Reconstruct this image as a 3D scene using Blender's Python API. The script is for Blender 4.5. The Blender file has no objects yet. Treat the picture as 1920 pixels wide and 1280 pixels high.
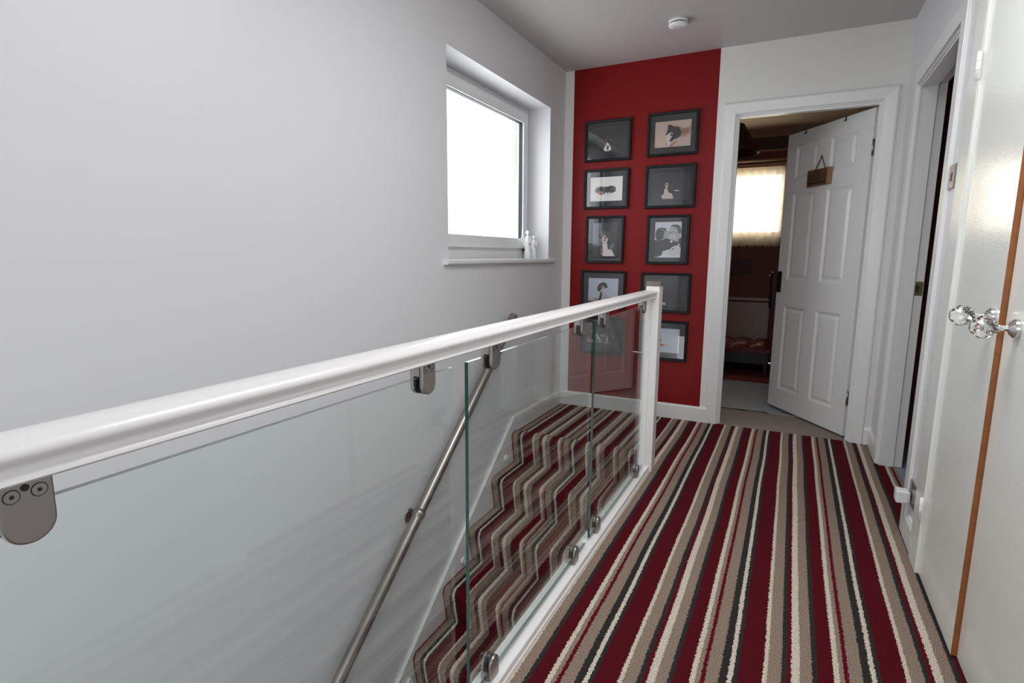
import bpy, bmesh, math, random
from mathutils import Vector, Matrix
random.seed(7)
SC = bpy.context.scene
COL = SC.collection
PI = math.pi

# ------------------------------------------------------------------ camera
YAW, PITCH, ROLL, FPX, CAMH = 0.46982752, 0.15546877, 0.00641376, 1028.85, 1.12
def cam_axes():
    cy, sy = math.cos(YAW), math.sin(YAW)
    f = Vector((-sy*math.cos(PITCH), cy*math.cos(PITCH), -math.sin(PITCH)))
    rt = Vector((cy, sy, 0)); up = rt.cross(f)
    r2 = rt*math.cos(ROLL) + up*math.sin(ROLL); u2 = r2.cross(f)
    return r2, u2, f
r_, u_, f_ = cam_axes()
cd = bpy.data.cameras.new('camera'); cam = bpy.data.objects.new('camera', cd); COL.objects.link(cam)
cam.matrix_world = Matrix(((r_.x, u_.x, -f_.x, 0), (r_.y, u_.y, -f_.y, 0), (r_.z, u_.z, -f_.z, CAMH), (0, 0, 0, 1)))
cd.sensor_width = 36; cd.lens = FPX/1920*36; cd.clip_start = 0.02
SC.camera = cam

# ------------------------------------------------------------------ light
w = bpy.data.worlds.new('world'); SC.world = w; w.use_nodes = True
w.node_tree.nodes['Background'].inputs[0].default_value = (0.93, 0.97, 1.0, 1)
w.node_tree.nodes['Background'].inputs[1].default_value = 3.0
SC.view_settings.view_transform = 'Standard'; SC.view_settings.look = 'None'
SC.view_settings.gamma = 1; SC.view_settings.use_curve_mapping = False
SC.view_settings.exposure = 0.0
def area(name, loc, direction, sx, sy, power, color):
    l = bpy.data.lights.new(name, 'AREA'); l.shape = 'RECTANGLE'; l.size = sx; l.size_y = sy
    l.energy = power; l.color = color
    o = bpy.data.objects.new(name, l); COL.objects.link(o); o.location = loc
    o.rotation_euler = Vector(direction).to_track_quat('-Z', 'Y').to_euler()
    return o
# daylight arriving through the two windows, plus an added overhead fill lamp
area('daylight_stair_window', (-1.80, 2.95, 1.62), (1, 0, 0), 1.00, 0.78, 4.5, (0.90, 0.95, 1.0))
area('added_overhead_fill', (-0.15, 1.47, 2.42), (0, 0, -1), 0.8, 0.9, 18.5, (0.97, 0.985, 1.0))  # added unseen lamp that brightens the landing from above
area('daylight_far_room_window', (-0.80, 6.52, 1.68), (0, -1, 0), 1.2, 0.6, 15, (1.0, 0.94, 0.84))
# sky portals in both windows and the added openings (they only guide the sampling of the sky)
for nm, loc, d, sx, sy in (('portal_stair', (-1.785, 2.95, 1.60), (1, 0, 0), 1.25, 1.0), ('portal_rear', (-0.5, -1.10, 1.35), (0, 1, 0), 1.7, 1.3),
                           ('portal_hall', (-1.12, -1.10, -0.92), (0, 1, 0), .84, 1.66), ('portal_roof', (-0.15, 1.47, 2.48), (0, 0, -1), .82, .92),
                           ('portal_far', (-0.76, 6.50, 1.645), (0, -1, 0), 1.19, .69)):
    area(nm, loc, d, sx, sy, 1, (1, 1, 1)).data.cycles.is_portal = True

# ------------------------------------------------------------------ materials
MATS = {}
def srgb(c):
    return tuple(((v/255)/12.92 if v/255 <= 0.04045 else ((v/255+0.055)/1.055)**2.4) for v in c)
def mat(name, color, rough=0.5, metal=0.0, spec=0.5, bump=None, coat=0.0, var=None):
    """procedural principled material; bump=(scale, strength); var=(scale, amount) mottles the colour"""
    if name in MATS: return MATS[name]
    m = bpy.data.materials.new(name); m.use_nodes = True; nt = m.node_tree
    b = nt.nodes['Principled BSDF']
    b.inputs['Base Color'].default_value = (*color, 1)
    b.inputs['Roughness'].default_value = rough; b.inputs['Metallic'].default_value = metal
    b.inputs['Specular IOR Level'].default_value = spec; b.inputs['Coat Weight'].default_value = coat
    b.inputs['Coat Roughness'].default_value = 0.08
    tc = nt.nodes.new('ShaderNodeTexCoord')
    if var:
        n = nt.nodes.new('ShaderNodeTexNoise'); n.inputs['Scale'].default_value = var[0]; n.inputs['Detail'].default_value = 4
        nt.links.new(tc.outputs['Object'], n.inputs['Vector'])
        mx = nt.nodes.new('ShaderNodeMix'); mx.data_type = 'RGBA'
        mx.inputs['A'].default_value = (*[c*(1-var[1]) for c in color], 1)
        mx.inputs['B'].default_value = (*[min(1, c*(1+var[1])) for c in color], 1)
        nt.links.new(n.outputs['Fac'], mx.inputs['Factor']); nt.links.new(mx.outputs['Result'], b.inputs['Base Color'])
    if bump:
        n = nt.nodes.new('ShaderNodeTexNoise'); n.inputs['Scale'].default_value = bump[0]; n.inputs['Detail'].default_value = 3
        nt.links.new(tc.outputs['Object'], n.inputs['Vector'])
        bp = nt.nodes.new('ShaderNodeBump'); bp.inputs['Strength'].default_value = bump[1]; bp.inputs['Distance'].default_value = 0.002
        nt.links.new(n.outputs['Fac'], bp.inputs['Height']); nt.links.new(bp.outputs['Normal'], b.inputs['Normal'])
    MATS[name] = m
    return m

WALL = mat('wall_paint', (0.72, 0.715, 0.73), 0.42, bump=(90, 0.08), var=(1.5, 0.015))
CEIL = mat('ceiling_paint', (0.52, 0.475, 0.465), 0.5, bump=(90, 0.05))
WHITE = mat('white_gloss_paint', (0.76, 0.755, 0.745), 0.28, bump=(25, 0.06))
RAILW = mat('white_rail_paint', (0.83, 0.81, 0.795), 0.22, bump=(18, 0.05))
CUPB = mat('cream_gloss_paint', (0.87, 0.875, 0.825), 0.15, bump=(170, 0.28), coat=0.2)
UPVC = mat('white_plastic', (0.80, 0.80, 0.80), 0.25)
CERAMIC = mat('white_ceramic', (0.88, 0.88, 0.87), 0.2)
STEEL = mat('brushed_steel', (0.37, 0.34, 0.315), 0.34, metal=1.0, bump=(300, 0.03))
CHROME = mat('chrome', (0.75, 0.75, 0.76), 0.08, metal=1.0)
BRASS = mat('dull_brass', (0.38, 0.27, 0.12), 0.35, metal=1.0)
RUBBER = mat('black_rubber', (0.012, 0.012, 0.012), 0.5)
BLACK = mat('black_satin', (0.008, 0.008, 0.009), 0.25)
BAREWOOD = mat('bare_orange_timber', (0.30, 0.10, 0.025), 0.5, var=(40, 0.35))
FRAMEB = mat('black_frame_wood', (0.007, 0.0075, 0.0085), 0.5, spec=0.25)
MOUNT = mat('charcoal_mount_card', (0.019, 0.019, 0.021), 0.8)
MOUNTEDGE = mat('mount_bevel', (0.09, 0.09, 0.09), 0.8)
CAPM = mat('mottled_grey_cap', (0.17, 0.15, 0.135), 0.5, var=(60, 0.45))
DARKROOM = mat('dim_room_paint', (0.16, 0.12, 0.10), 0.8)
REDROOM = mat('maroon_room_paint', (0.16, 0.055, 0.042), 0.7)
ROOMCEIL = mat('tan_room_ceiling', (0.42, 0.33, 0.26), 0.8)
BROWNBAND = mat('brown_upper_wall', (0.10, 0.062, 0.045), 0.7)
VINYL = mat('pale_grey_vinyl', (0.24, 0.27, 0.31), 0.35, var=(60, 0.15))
TANCARPET = mat('taupe_carpet', (0.25, 0.205, 0.175), 0.95, bump=(500, 0.6), var=(180, 0.3))
RUGM = mat('dark_red_rug', (0.10, 0.006, 0.010), 0.95, bump=(300, 0.6))
SHADE = mat('maroon_lampshade', (0.05, 0.008, 0.010), 0.6)
CUSH = mat('maroon_satin', (0.13, 0.018, 0.022), 0.35)
PLAQUE = mat('brown_plaque_wood', (0.12, 0.055, 0.025), 0.6, var=(50, 0.4))
PLAQUEEDGE = mat('pale_plaque_edge', (0.32, 0.19, 0.09), 0.6)
INK = mat('burnt_lettering', (0.025, 0.010, 0.006), 0.7)
ROPE = mat('jute_rope', (0.16, 0.11, 0.055), 0.9)

def wall_far_mat():
    m = bpy.data.materials.new('white_wall_with_red_panel'); m.use_nodes = True; nt = m.node_tree
    b = nt.nodes['Principled BSDF']; b.inputs['Roughness'].default_value = 0.45; b.inputs['Specular IOR Level'].default_value = 0.2
    tc = nt.nodes.new('ShaderNodeTexCoord'); sp = nt.nodes.new('ShaderNodeSeparateXYZ')
    nt.links.new(tc.outputs['Object'], sp.inputs[0])
    def cmp(op, v):
        n = nt.nodes.new('ShaderNodeMath'); n.operation = op; n.inputs[1].default_value = v
        nt.links.new(sp.outputs[0], n.inputs[0]); return n
    a = cmp('GREATER_THAN', -1.470); c = cmp('LESS_THAN', -0.504)
    mu = nt.nodes.new('ShaderNodeMath'); mu.operation = 'MULTIPLY'
    nt.links.new(a.outputs[0], mu.inputs[0]); nt.links.new(c.outputs[0], mu.inputs[1])
    mx = nt.nodes.new('ShaderNodeMix'); mx.data_type = 'RGBA'
    mx.inputs['A'].default_value = (0.74, 0.73, 0.70, 1); mx.inputs['B'].default_value = (0.20, 0.0055, 0.0055, 1)
    nt.links.new(mu.outputs[0], mx.inputs['Factor']); nt.links.new(mx.outputs['Result'], b.inputs['Base Color'])
    n = nt.nodes.new('ShaderNodeTexNoise'); n.inputs['Scale'].default_value = 90
    nt.links.new(tc.outputs['Object'], n.inputs['Vector'])
    bp = nt.nodes.new('ShaderNodeBump'); bp.inputs['Strength'].default_value = 0.08; bp.inputs['Distance'].default_value = 0.002
    nt.links.new(n.outputs['Fac'], bp.inputs['Height']); nt.links.new(bp.outputs['Normal'], b.inputs['Normal'])
    return m
WALLFAR = wall_far_mat()

def carpet_mat():
    """woven stripes that run along y, repeating every 0.3445 m, slightly wandering, with a tufted pile"""
    m = bpy.data.materials.new('striped_carpet'); m.use_nodes = True; nt = m.node_tree; L = nt.links
    b = nt.nodes['Principled BSDF']; b.inputs['Roughness'].default_value = 1.0; b.inputs['Specular IOR Level'].default_value = 0.1
    tc = nt.nodes.new('ShaderNodeTexCoord'); sp = nt.nodes.new('ShaderNodeSeparateXYZ'); L.new(tc.outputs['Object'], sp.inputs[0])
    def M(op, a, bb, c=None):
        n = nt.nodes.new('ShaderNodeMath'); n.operation = op
        for i, v in enumerate((a, bb, c)):
            if v is None: continue
            if isinstance(v, (int, float)): n.inputs[i].default_value = v
            else: L.new(v, n.inputs[i])
        return n.outputs[0]
    def noise(scale, detail=2):
        n = nt.nodes.new('ShaderNodeTexNoise'); n.inputs['Scale'].default_value = scale; n.inputs['Detail'].default_value = detail
        L.new(tc.outputs['Object'], n.inputs['Vector']); return n.outputs['Fac']
    x = sp.outputs[0]
    x = M('ADD', x, M('MULTIPLY', M('SUBTRACT', noise(1.3, 1), 0.5), 0.014))
    x = M('ADD', x, M('MULTIPLY', M('SUBTRACT', noise(150, 2), 0.5), 0.015))
    t = M('FRACT', M('DIVIDE', M('ADD', x, 0.395+0.3445*4), 0.3445), 0)
    R, C, B, K, D = (0.082, 0.0040, 0.0085), (0.58, 0.51, 0.42), (0.26, 0.192, 0.148), (0.029, 0.026, 0.025), (0.105, 0.004, 0.010)
    seq = [(R, 0), (C, .058), (B, .069), (K, .103), (D, .116), (C, .1265), (B, .147), (K, .177), (R, .190), (C, .230),
           (B, .243), (D, .255), (B, .266), (K, .300), (C, .320), (K, .3315)]
    cr = nt.nodes.new('ShaderNodeValToRGB'); cr.color_ramp.interpolation = 'CONSTANT'
    els = cr.color_ramp.elements
    els[0].position = 0; els[0].color = (*seq[0][0], 1)
    els[1].position = seq[-1][1]/.3445; els[1].color = (*seq[-1][0], 1)
    for c, p in seq[1:-1]:
        e = els.new(p/.3445); e.color = (*c, 1)
    L.new(t, cr.inputs[0])
    fine = noise(330, 3)
    hs = nt.nodes.new('ShaderNodeHueSaturation'); L.new(cr.outputs[0], hs.inputs['Color'])
    L.new(M('ADD', M('MULTIPLY', fine, 3.4), -0.7), hs.inputs['Value'])
    L.new(hs.outputs[0], b.inputs['Base Color'])
    bp = nt.nodes.new('ShaderNodeBump'); bp.inputs['Strength'].default_value = 0.8; bp.inputs['Distance'].default_value = 0.003
    L.new(fine, bp.inputs['Height']); L.new(bp.outputs['Normal'], b.inputs['Normal'])
    b.inputs['Sheen Weight'].default_value = 0.0
    return m
CARPET = carpet_mat()

def thin_glass(name, tint, ior=1.5, rough=0.0):
    m = bpy.data.materials.new(name); m.use_nodes = True; nt = m.node_tree; nt.nodes.remove(nt.nodes['Principled BSDF'])
    tr = nt.nodes.new('ShaderNodeBsdfTransparent'); tr.inputs[0].default_value = (*tint, 1)
    gl = nt.nodes.new('ShaderNodeBsdfGlossy'); gl.inputs['Roughness'].default_value = rough; gl.inputs['Color'].default_value = (1, 1, 1, 1)
    fr = nt.nodes.new('ShaderNodeFresnel'); fr.inputs[0].default_value = ior
    mx = nt.nodes.new('ShaderNodeMixShader')
    # the same reflectance from either side of the sheet
    geo = nt.nodes.new('ShaderNodeNewGeometry'); lw = nt.nodes.new('ShaderNodeLayerWeight')
    dot = nt.nodes.new('ShaderNodeVectorMath'); dot.operation = 'DOT_PRODUCT'
    nt.links.new(geo.outputs['Incoming'], dot.inputs[0]); nt.links.new(geo.outputs['True Normal'], dot.inputs[1])
    ab = nt.nodes.new('ShaderNodeMath'); ab.operation = 'ABSOLUTE'; nt.links.new(dot.outputs['Value'], ab.inputs[0])
    om = nt.nodes.new('ShaderNodeMath'); om.operation = 'SUBTRACT'; om.inputs[0].default_value = 1; nt.links.new(ab.outputs[0], om.inputs[1])
    pw = nt.nodes.new('ShaderNodeMath'); pw.operation = 'POWER'; pw.inputs[1].default_value = 5; nt.links.new(om.outputs[0], pw.inputs[0])
    ma = nt.nodes.new('ShaderNodeMath'); ma.operation = 'MULTIPLY_ADD'; ma.inputs[1].default_value = 0.95; ma.inputs[2].default_value = 0.045
    nt.links.new(pw.outputs[0], ma.inputs[0]); nt.links.new(ma.outputs[0], mx.inputs[0])
    nt.nodes.remove(fr); nt.nodes.remove(lw)
    nt.links.new(tr.outputs[0], mx.inputs[1]); nt.links.new(gl.outputs[0], mx.inputs[2])
    nt.links.new(mx.outputs[0], nt.nodes['Material Output'].inputs[0])
    return m
PANE = thin_glass('clear_balustrade_glass', (0.955, 0.985, 0.975))
WINGLASS = thin_glass('window_glass', (0.97, 0.98, 0.98))
PICGLASS = thin_glass('picture_glass', (0.95, 0.95, 0.95))
EDGEG = mat('green_glass_edge', (0.004, 0.055, 0.036), 0.12)
EDGEL = mat('glass_edge_sheen', (0.30, 0.36, 0.34), 0.12)  # reflected light put into the colour of the panels' top edges
def crystal_mat():
    m = bpy.data.materials.new('cut_crystal'); m.use_nodes = True
    b = m.node_tree.nodes['Principled BSDF']
    b.inputs['Base Color'].default_value = (1, 1, 1, 1); b.inputs['Roughness'].default_value = 0.0
    b.inputs['Transmission Weight'].default_value = 1.0; b.inputs['IOR'].default_value = 1.55
    return m
CRYSTAL = crystal_mat()
def blind_mat():
    m = bpy.data.materials.new('cream_blind_fabric'); m.use_nodes = True; nt = m.node_tree; nt.nodes.remove(nt.nodes['Principled BSDF'])
    d = nt.nodes.new('ShaderNodeBsdfDiffuse'); d.inputs[0].default_value = (0.55, 0.47, 0.33, 1)
    t = nt.nodes.new('ShaderNodeBsdfTranslucent'); t.inputs[0].default_value = (0.80, 0.70, 0.52, 1)
    n = nt.nodes.new('ShaderNodeTexNoise'); n.inputs['Scale'].default_value = 14; n.inputs['Detail'].default_value = 5
    mx = nt.nodes.new('ShaderNodeMixShader'); mx.inputs[0].default_value = 0.55
    nt.links.new(d.outputs[0], mx.inputs[1]); nt.links.new(t.outputs[0], mx.inputs[2])
    tp = nt.nodes.new('ShaderNodeBsdfTransparent'); tp.inputs[0].default_value = (1.0, 0.95, 0.86, 1); m2 = nt.nodes.new('ShaderNodeMixShader')
    mr = nt.nodes.new('ShaderNodeMapRange'); mr.inputs['From Min'].default_value = 0.35; mr.inputs['From Max'].default_value = 0.65
    mr.inputs['To Min'].default_value = 0.18; mr.inputs['To Max'].default_value = 0.42
    tc = nt.nodes.new('ShaderNodeTexCoord'); nt.links.new(tc.outputs['Object'], n.inputs['Vector'])
    nt.links.new(n.outputs['Fac'], mr.inputs['Value']); nt.links.new(mr.outputs[0], m2.inputs[0])
    nt.links.new(mx.outputs[0], m2.inputs[1]); nt.links.new(tp.outputs[0], m2.inputs[2])
    nt.links.new(m2.outputs[0], nt.nodes['Material Output'].inputs[0])
    return m
BLIND = blind_mat()

# ------------------------------------------------------------------ mesh helpers
class MB:
    """collects shapes into ONE mesh, each face with its own material"""
    def __init__(s): s.v = []; s.f = []; s.m = []; s.mats = []; s.sm = []
    def mi(s, m):
        if m not in s.mats: s.mats.append(m)
        return s.mats.index(m)
    def add(s, vs, fs, m, smooth=False):
        o = len(s.v); s.v += [tuple(v) for v in vs]
        ms = m if isinstance(m, list) else [m]*len(fs)
        for f, mm in zip(fs, ms):
            s.f.append([o+i for i in f]); s.m.append(s.mi(mm)); s.sm.append(smooth)
        return s
    def box(s, x0, x1, y0, y1, z0, z1, m):
        """m: one material or dict with keys -x +x -y +y -z +z and '*'"""
        vs = [(x0, y0, z0), (x1, y0, z0), (x1, y1, z0), (x0, y1, z0), (x0, y0, z1), (x1, y0, z1), (x1, y1, z1), (x0, y1, z1)]
        fs = [(0, 3, 2, 1), (4, 5, 6, 7), (0, 1, 5, 4), (2, 3, 7, 6), (3, 0, 4, 7), (1, 2, 6, 5)]
        if isinstance(m, dict): m = [m.get(k, m['*']) for k in ('-z', '+z', '-y', '+y', '-x', '+x')]
        return s.add(vs, fs, m)
    def prism(s, pts, axis, a, b, m, smooth=False, caps=True):
        """polygon pts extruded along axis (0,1,2) from a to b; pts are the two other coordinates in order"""
        def P(p, t):
            q = list(p); q.insert(axis, t); return tuple(q)
        n = len(pts)
        vs = [P(p, a) for p in pts] + [P(p, b) for p in pts]
        s.add(vs, [(i, (i+1) % n, n+(i+1) % n, n+i) for i in range(n)], m, smooth)
        if caps: s.add(vs, [tuple(range(n))[::-1], tuple(range(n, 2*n))], m)
        return s
    def lathe(s, prof, center, m, axis='z', n=32, smooth=True, rot=None, caps=True):
        """prof: list of (radius, height) turned about an axis through center"""
        vs = []; fs = []
        for (r, h) in prof:
            for k in range(n):
                a = 2*PI*k/n; p = Vector((r*math.cos(a), r*math.sin(a), h))
                if axis == 'x': p = Vector((p.z, p.x, p.y))
                elif axis == 'y': p = Vector((p.x, p.z, p.y))
                if rot: p = rot @ p
                vs.append(p+Vector(center))
        for i in range(len(prof)-1):
            for k in range(n):
                fs.append((i*n+k, i*n+(k+1) % n, (i+1)*n+(k+1) % n, (i+1)*n+k))
        s.add(vs, fs, m, smooth)
        if not caps: return s
        if prof[0][0] > 1e-6: s.add(vs[:n], [tuple(range(n))], m)
        if prof[-1][0] > 1e-6: s.add(vs[-n:], [tuple(range(n))], m)
        return s
    def tube(s, pts, r, m, n=20, caps=True):
        pts = [Vector(p) for p in pts]; vs = []
        up0 = None
        for i, p in enumerate(pts):
            d = (pts[min(i+1, len(pts)-1)]-pts[max(i-1, 0)]).normalized()
            if up0 is None: up0 = Vector((0, 0, 1)) if abs(d.z) < 0.9 else Vector((1, 0, 0))
            a = d.cross(up0).normalized(); b = a.cross(d).normalized(); up0 = b
            rr = r[i] if isinstance(r, (list, tuple)) else r
            for k in range(n):
                t = 2*PI*k/n; vs.append(p+a*math.cos(t)*rr+b*math.sin(t)*rr)
        fs = [(i*n+k, i*n+(k+1) % n, (i+1)*n+(k+1) % n, (i+1)*n+k) for i in range(len(pts)-1) for k in range(n)]
        s.add(vs, fs, m, True)
        if caps: s.add(vs[:n], [tuple(range(n))], m); s.add(vs[-n:], [tuple(range(n))], m)
        return s
    def ball(s, c, rx, ry, rz, m, n=20, k=12, rot=None):
        vs = []; fs = []
        for i in range(k+1):
            ph = PI*i/k
            for j in range(n):
                th = 2*PI*j/n
                p = Vector((rx*math.sin(ph)*math.cos(th), ry*math.sin(ph)*math.sin(th), rz*math.cos(ph)))
                if rot: p = rot @ p
                vs.append(p+Vector(c))
        for i in range(k):
            for j in range(n): fs.append((i*n+j, (i+1)*n+j, (i+1)*n+(j+1) % n, i*n+(j+1) % n))
        return s.add(vs, fs, m, True)
    def build(s, name, parent=None, bevel=0, loc=None):
        me = bpy.data.meshes.new(name); me.from_pydata(s.v, [], s.f)
        for m in s.mats: me.materials.append(m)
        for p, mi, sm in zip(me.polygons, s.m, s.sm): p.material_index = mi; p.use_smooth = sm
        bm = bmesh.new(); bm.from_mesh(me)
        bmesh.ops.remove_doubles(bm, verts=bm.verts, dist=1e-6)
        bmesh.ops.recalc_face_normals(bm, faces=bm.faces)
        bm.to_mesh(me); bm.free()
        o = bpy.data.objects.new(name, me); COL.objects.link(o)
        if parent: o.parent = parent
        if loc: o.location = loc
        if bevel:
            b = o.modifiers.new('bevel', 'BEVEL'); b.width = bevel; b.segments = 2; b.limit_method = 'ANGLE'; b.angle_limit = math.radians(40)
        return o
def empty(name, loc=(0, 0, 0), rz=0, parent=None):
    o = bpy.data.objects.new(name, None); COL.objects.link(o); o.location = loc; o.rotation_euler = (0, 0, rz)
    o.empty_display_size = 0.05
    if parent: o.parent = parent
    return o
def tag(o, label, cat, group=None, kind=None):
    o['label'] = label; o['category'] = cat
    if group: o['group'] = group
    if kind: o['kind'] = kind
    return o
def struct(o, label=None):
    o['kind'] = 'structure'
    if label: o['label'] = label
    return o
def kids(o): return [c for c in COL.objects if c.parent == o]
def dup(o, parent, dloc):
    """a copy of a part with copies of its sub-parts"""
    c = o.copy(); COL.objects.link(c); c.parent = parent; c.location = o.location + Vector(dloc)
    for k in kids(o):
        g = k.copy(); COL.objects.link(g); g.parent = c
    return c

# ------------------------------------------------------------------ the setting
LX, RX, FY, CZ = -1.535, 0.49, 3.84, 2.40     # left wall, right wall, far wall, ceiling
BY = -1.02                                    # rear wall, behind the camera
WY0, WY1, WZ0, WZ1 = 2.32, 3.575, 1.085, 2.10  # stair window opening
m = MB(); T = LX-0.26
m.box(T, LX, BY-.1, WY0, -2.75, CZ, WALL).box(T, LX, WY1, FY+.1, -2.75, CZ, WALL)
m.box(T, LX, WY0, WY1, -2.75, WZ0, WALL).box(T, LX, WY0, WY1, WZ1, CZ, WALL)
struct(m.build('wall_left'), 'long pale grey wall along the stairs')
DX0, DX1, DZ = -0.382, 0.374, 1.990            # far doorway, inside the lining
m = MB()
m.box(LX, DX0-.025, FY, FY+.10, -2.75, CZ, WALLFAR).box(DX1+.025, 0.66, FY, FY+.10, 0, CZ, WALLFAR)
m.box(DX0-.025, DX1+.025, FY, FY+.10, DZ+.025, CZ, WALLFAR).box(DX0-.025, 0.66, FY, FY+.10, -2.75, -.13, WALLFAR)
struct(m.build('wall_far'), 'white end wall with a red painted panel')
OY0, OY1, OZ = 2.670, 3.475, 1.965              # doorway in the right wall
m = MB()
m.box(RX, .602, OY1+.02, FY, 0, CZ, WALL).box(RX, .602, OY0-.02, OY1+.02, OZ+.02, CZ, WALL).box(RX, .602, 2.41, OY0-.02, 0, CZ, WALL)
m.box(RX, .602, BY, 1.14, 0, CZ, WALL)
struct(m.build('wall_right'), 'white wall with the side doorway')
m = MB()   # rear wall behind the camera with added openings above and below that let in sky light
m.box(LX, RX, BY-.1, BY, -.10, .70, WALL).box(-.70, RX, BY-.1, BY, -2.75, -.10, WALL).box(LX, RX, BY-.1, BY, -2.75, -1.75, WALL).box(LX, RX, BY-.1, BY, 2.0, CZ, WALL)
m.box(LX, -1.35, BY-.1, BY, .70, 2.0, WALL).box(.35, RX, BY-.1, BY, .70, 2.0, WALL)
struct(m.build('wall_rear'))
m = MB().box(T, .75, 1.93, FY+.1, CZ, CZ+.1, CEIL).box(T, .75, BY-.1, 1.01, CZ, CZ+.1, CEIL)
m.box(T, -.56, 1.01, 1.93, CZ, CZ+.1, CEIL).box(.26, .75, 1.01, 1.93, CZ, CZ+.1, CEIL)   # added opening for the overhead fill lamp
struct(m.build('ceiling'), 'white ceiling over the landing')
# landing floor, carpeted, wrapping behind the stairwell
m = MB()
m.box(-.66, RX+.02, BY, FY, -.20, 0, CARPET)
m.box(LX, -.66, 3.03, FY, -.20, 0, CARPET)
m.box(RX+.02, .575, OY0, OY1, -.20, 0, CARPET)
struct(m.build('floor'), 'red, cream, taupe and charcoal striped landing carpet')
m = MB().box(LX, .62, BY, FY+.1, -2.80, -2.75, TANCARPET)
struct(m.build('floor'), 'hall floor below the stairs')
# stairwell side under the landing edge
m = MB().box(-.66, -.60, BY, 3.03, -2.75, -.201, WALL).box(-.66, -.655, BY, 3.03, -.20, -.001, WHITE)
struct(m.build('wall_stairwell'))

# skirting boards
m = MB()
m.prism([(LX, 0), (LX+.018, 0), (LX+.018, .092), (LX+.010, .104), (LX, .104)], 1, 3.03, FY, WHITE)
struct(m.build('baseboard_left'))
m = MB().prism([(FY-.018, 0), (FY-.018, .092), (FY-.010, .104), (FY, .104), (FY, 0)], 0, LX+.018, -.452, WHITE)
m.prism([(FY-.018, 0), (FY-.018, .092), (FY-.010, .104), (FY, .104), (FY, 0)], 0, .452, RX, WHITE)
struct(m.build('baseboard_far'))
m = MB().prism([(RX, 0), (RX-.014, 0), (RX-.014, .085), (RX-.006, .10), (RX, .10)], 1, 2.411, 2.592, WHITE)
m.prism([(RX, 0), (RX-.014, 0), (RX-.014, .085), (RX-.006, .10), (RX, .10)], 1, 3.56, FY-.02, WHITE)
struct(m.build('baseboard_right'))

# far doorway: lining, stop, architrave
def architrave(m, x0, x1, top, w_, y, th, mt):
    """mitred moulded architrave round an opening in a wall facing -y"""
    prof = [(0, 0), (0, th*.55), (.006, th*.75), (.014, th*.8), (w_-.012, th), (w_-.004, th*.85), (w_, th*.55), (w_, 0)]
    n = len(prof)
    path = [(x0, 0, -1, 0), (x0, top, -1, 1), (x1, top, 1, 1), (x1, 0, 1, 0)]
    vs = []
    for (px, pz, dx, dz) in path:
        for (a, h) in prof: vs.append((px+dx*a, y-h, pz+dz*a))
    fs = [(i*n+k, i*n+(k+1) % n, (i+1)*n+(k+1) % n, (i+1)*n+k) for i in range(3) for k in range(n)]
    fs += [tuple(range(n)), tuple(range(3*n, 4*n))]
    m.add(vs, fs, mt)
m = MB(); architrave(m, DX0-.008, DX1+.008, DZ+.006, .070, FY, .018, WHITE)
m.box(DX0-.025, DX0, FY-.001, FY+.11, 0, DZ+.025, WHITE).box(DX1, DX1+.025, FY-.001, FY+.11, 0, DZ+.025, WHITE)
m.box(DX0, DX1, FY-.001, FY+.11, DZ, DZ+.025, WHITE)
m.box(DX0, DX0+.012, FY+.012, FY+.048, 0, DZ, WHITE).box(DX1-.012, DX1, FY+.012, FY+.048, 0, DZ, WHITE).box(DX0+.012, DX1-.012, FY+.012, FY+.048, DZ-.012, DZ, WHITE)
struct(m.build('trim_1'), 'white architrave and lining of the far doorway')
# side doorway in the right wall
m = MB()
m.box(RX-.001, .602, OY1, OY1+.02, 0, OZ+.02, WHITE).box(RX-.001, .602, OY0-.02, OY0, 0, OZ+.02, WHITE).box(RX-.001, .602, OY0, OY1, OZ, OZ+.02, WHITE)
m.box(RX+.004, .562, OY1-.012, OY1, 0, OZ, WHITE).box(RX+.004, .562, OY0, OY0+.012, 0, OZ, WHITE).box(RX+.004, .562, OY0+.012, OY1-.012, OZ-.012, OZ, WHITE)
for (a, b) in ((OY1+.008, OY1+.078), (OY0-.078, OY0-.008)):
    m.box(RX-.014, RX, a, b, 0, OZ+.008, WHITE)
m.box(RX-.014, RX, OY0-.078, OY1+.078, OZ+.008, OZ+.078, WHITE)
struct(m.build('trim_2', bevel=.002), 'white architrave and lining of the side doorway')
m = MB().box(.566, .598, OY1-.0015, OY1, .928, 1.000, BRASS).box(.566, .584, OY1-.0035, OY1-.0015, .945, .983, RUBBER).box(.578, .598, OY1-.008, OY1-.0015, .975, .983, BRASS)
tag(m.build('strike_plate'), 'small brass latch plate on the white jamb of the side doorway', 'latch plate')

# the dim room through the side doorway
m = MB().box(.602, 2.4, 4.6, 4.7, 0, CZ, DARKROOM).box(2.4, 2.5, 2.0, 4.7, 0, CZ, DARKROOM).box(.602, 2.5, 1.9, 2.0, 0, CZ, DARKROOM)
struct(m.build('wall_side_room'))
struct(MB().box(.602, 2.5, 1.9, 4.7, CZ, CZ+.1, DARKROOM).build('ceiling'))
struct(MB().box(.575, 2.5, 1.9, 3.84, -.1, -.002, VINYL).build('floor'), 'pale grey vinyl floor beyond the side doorway')

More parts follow.
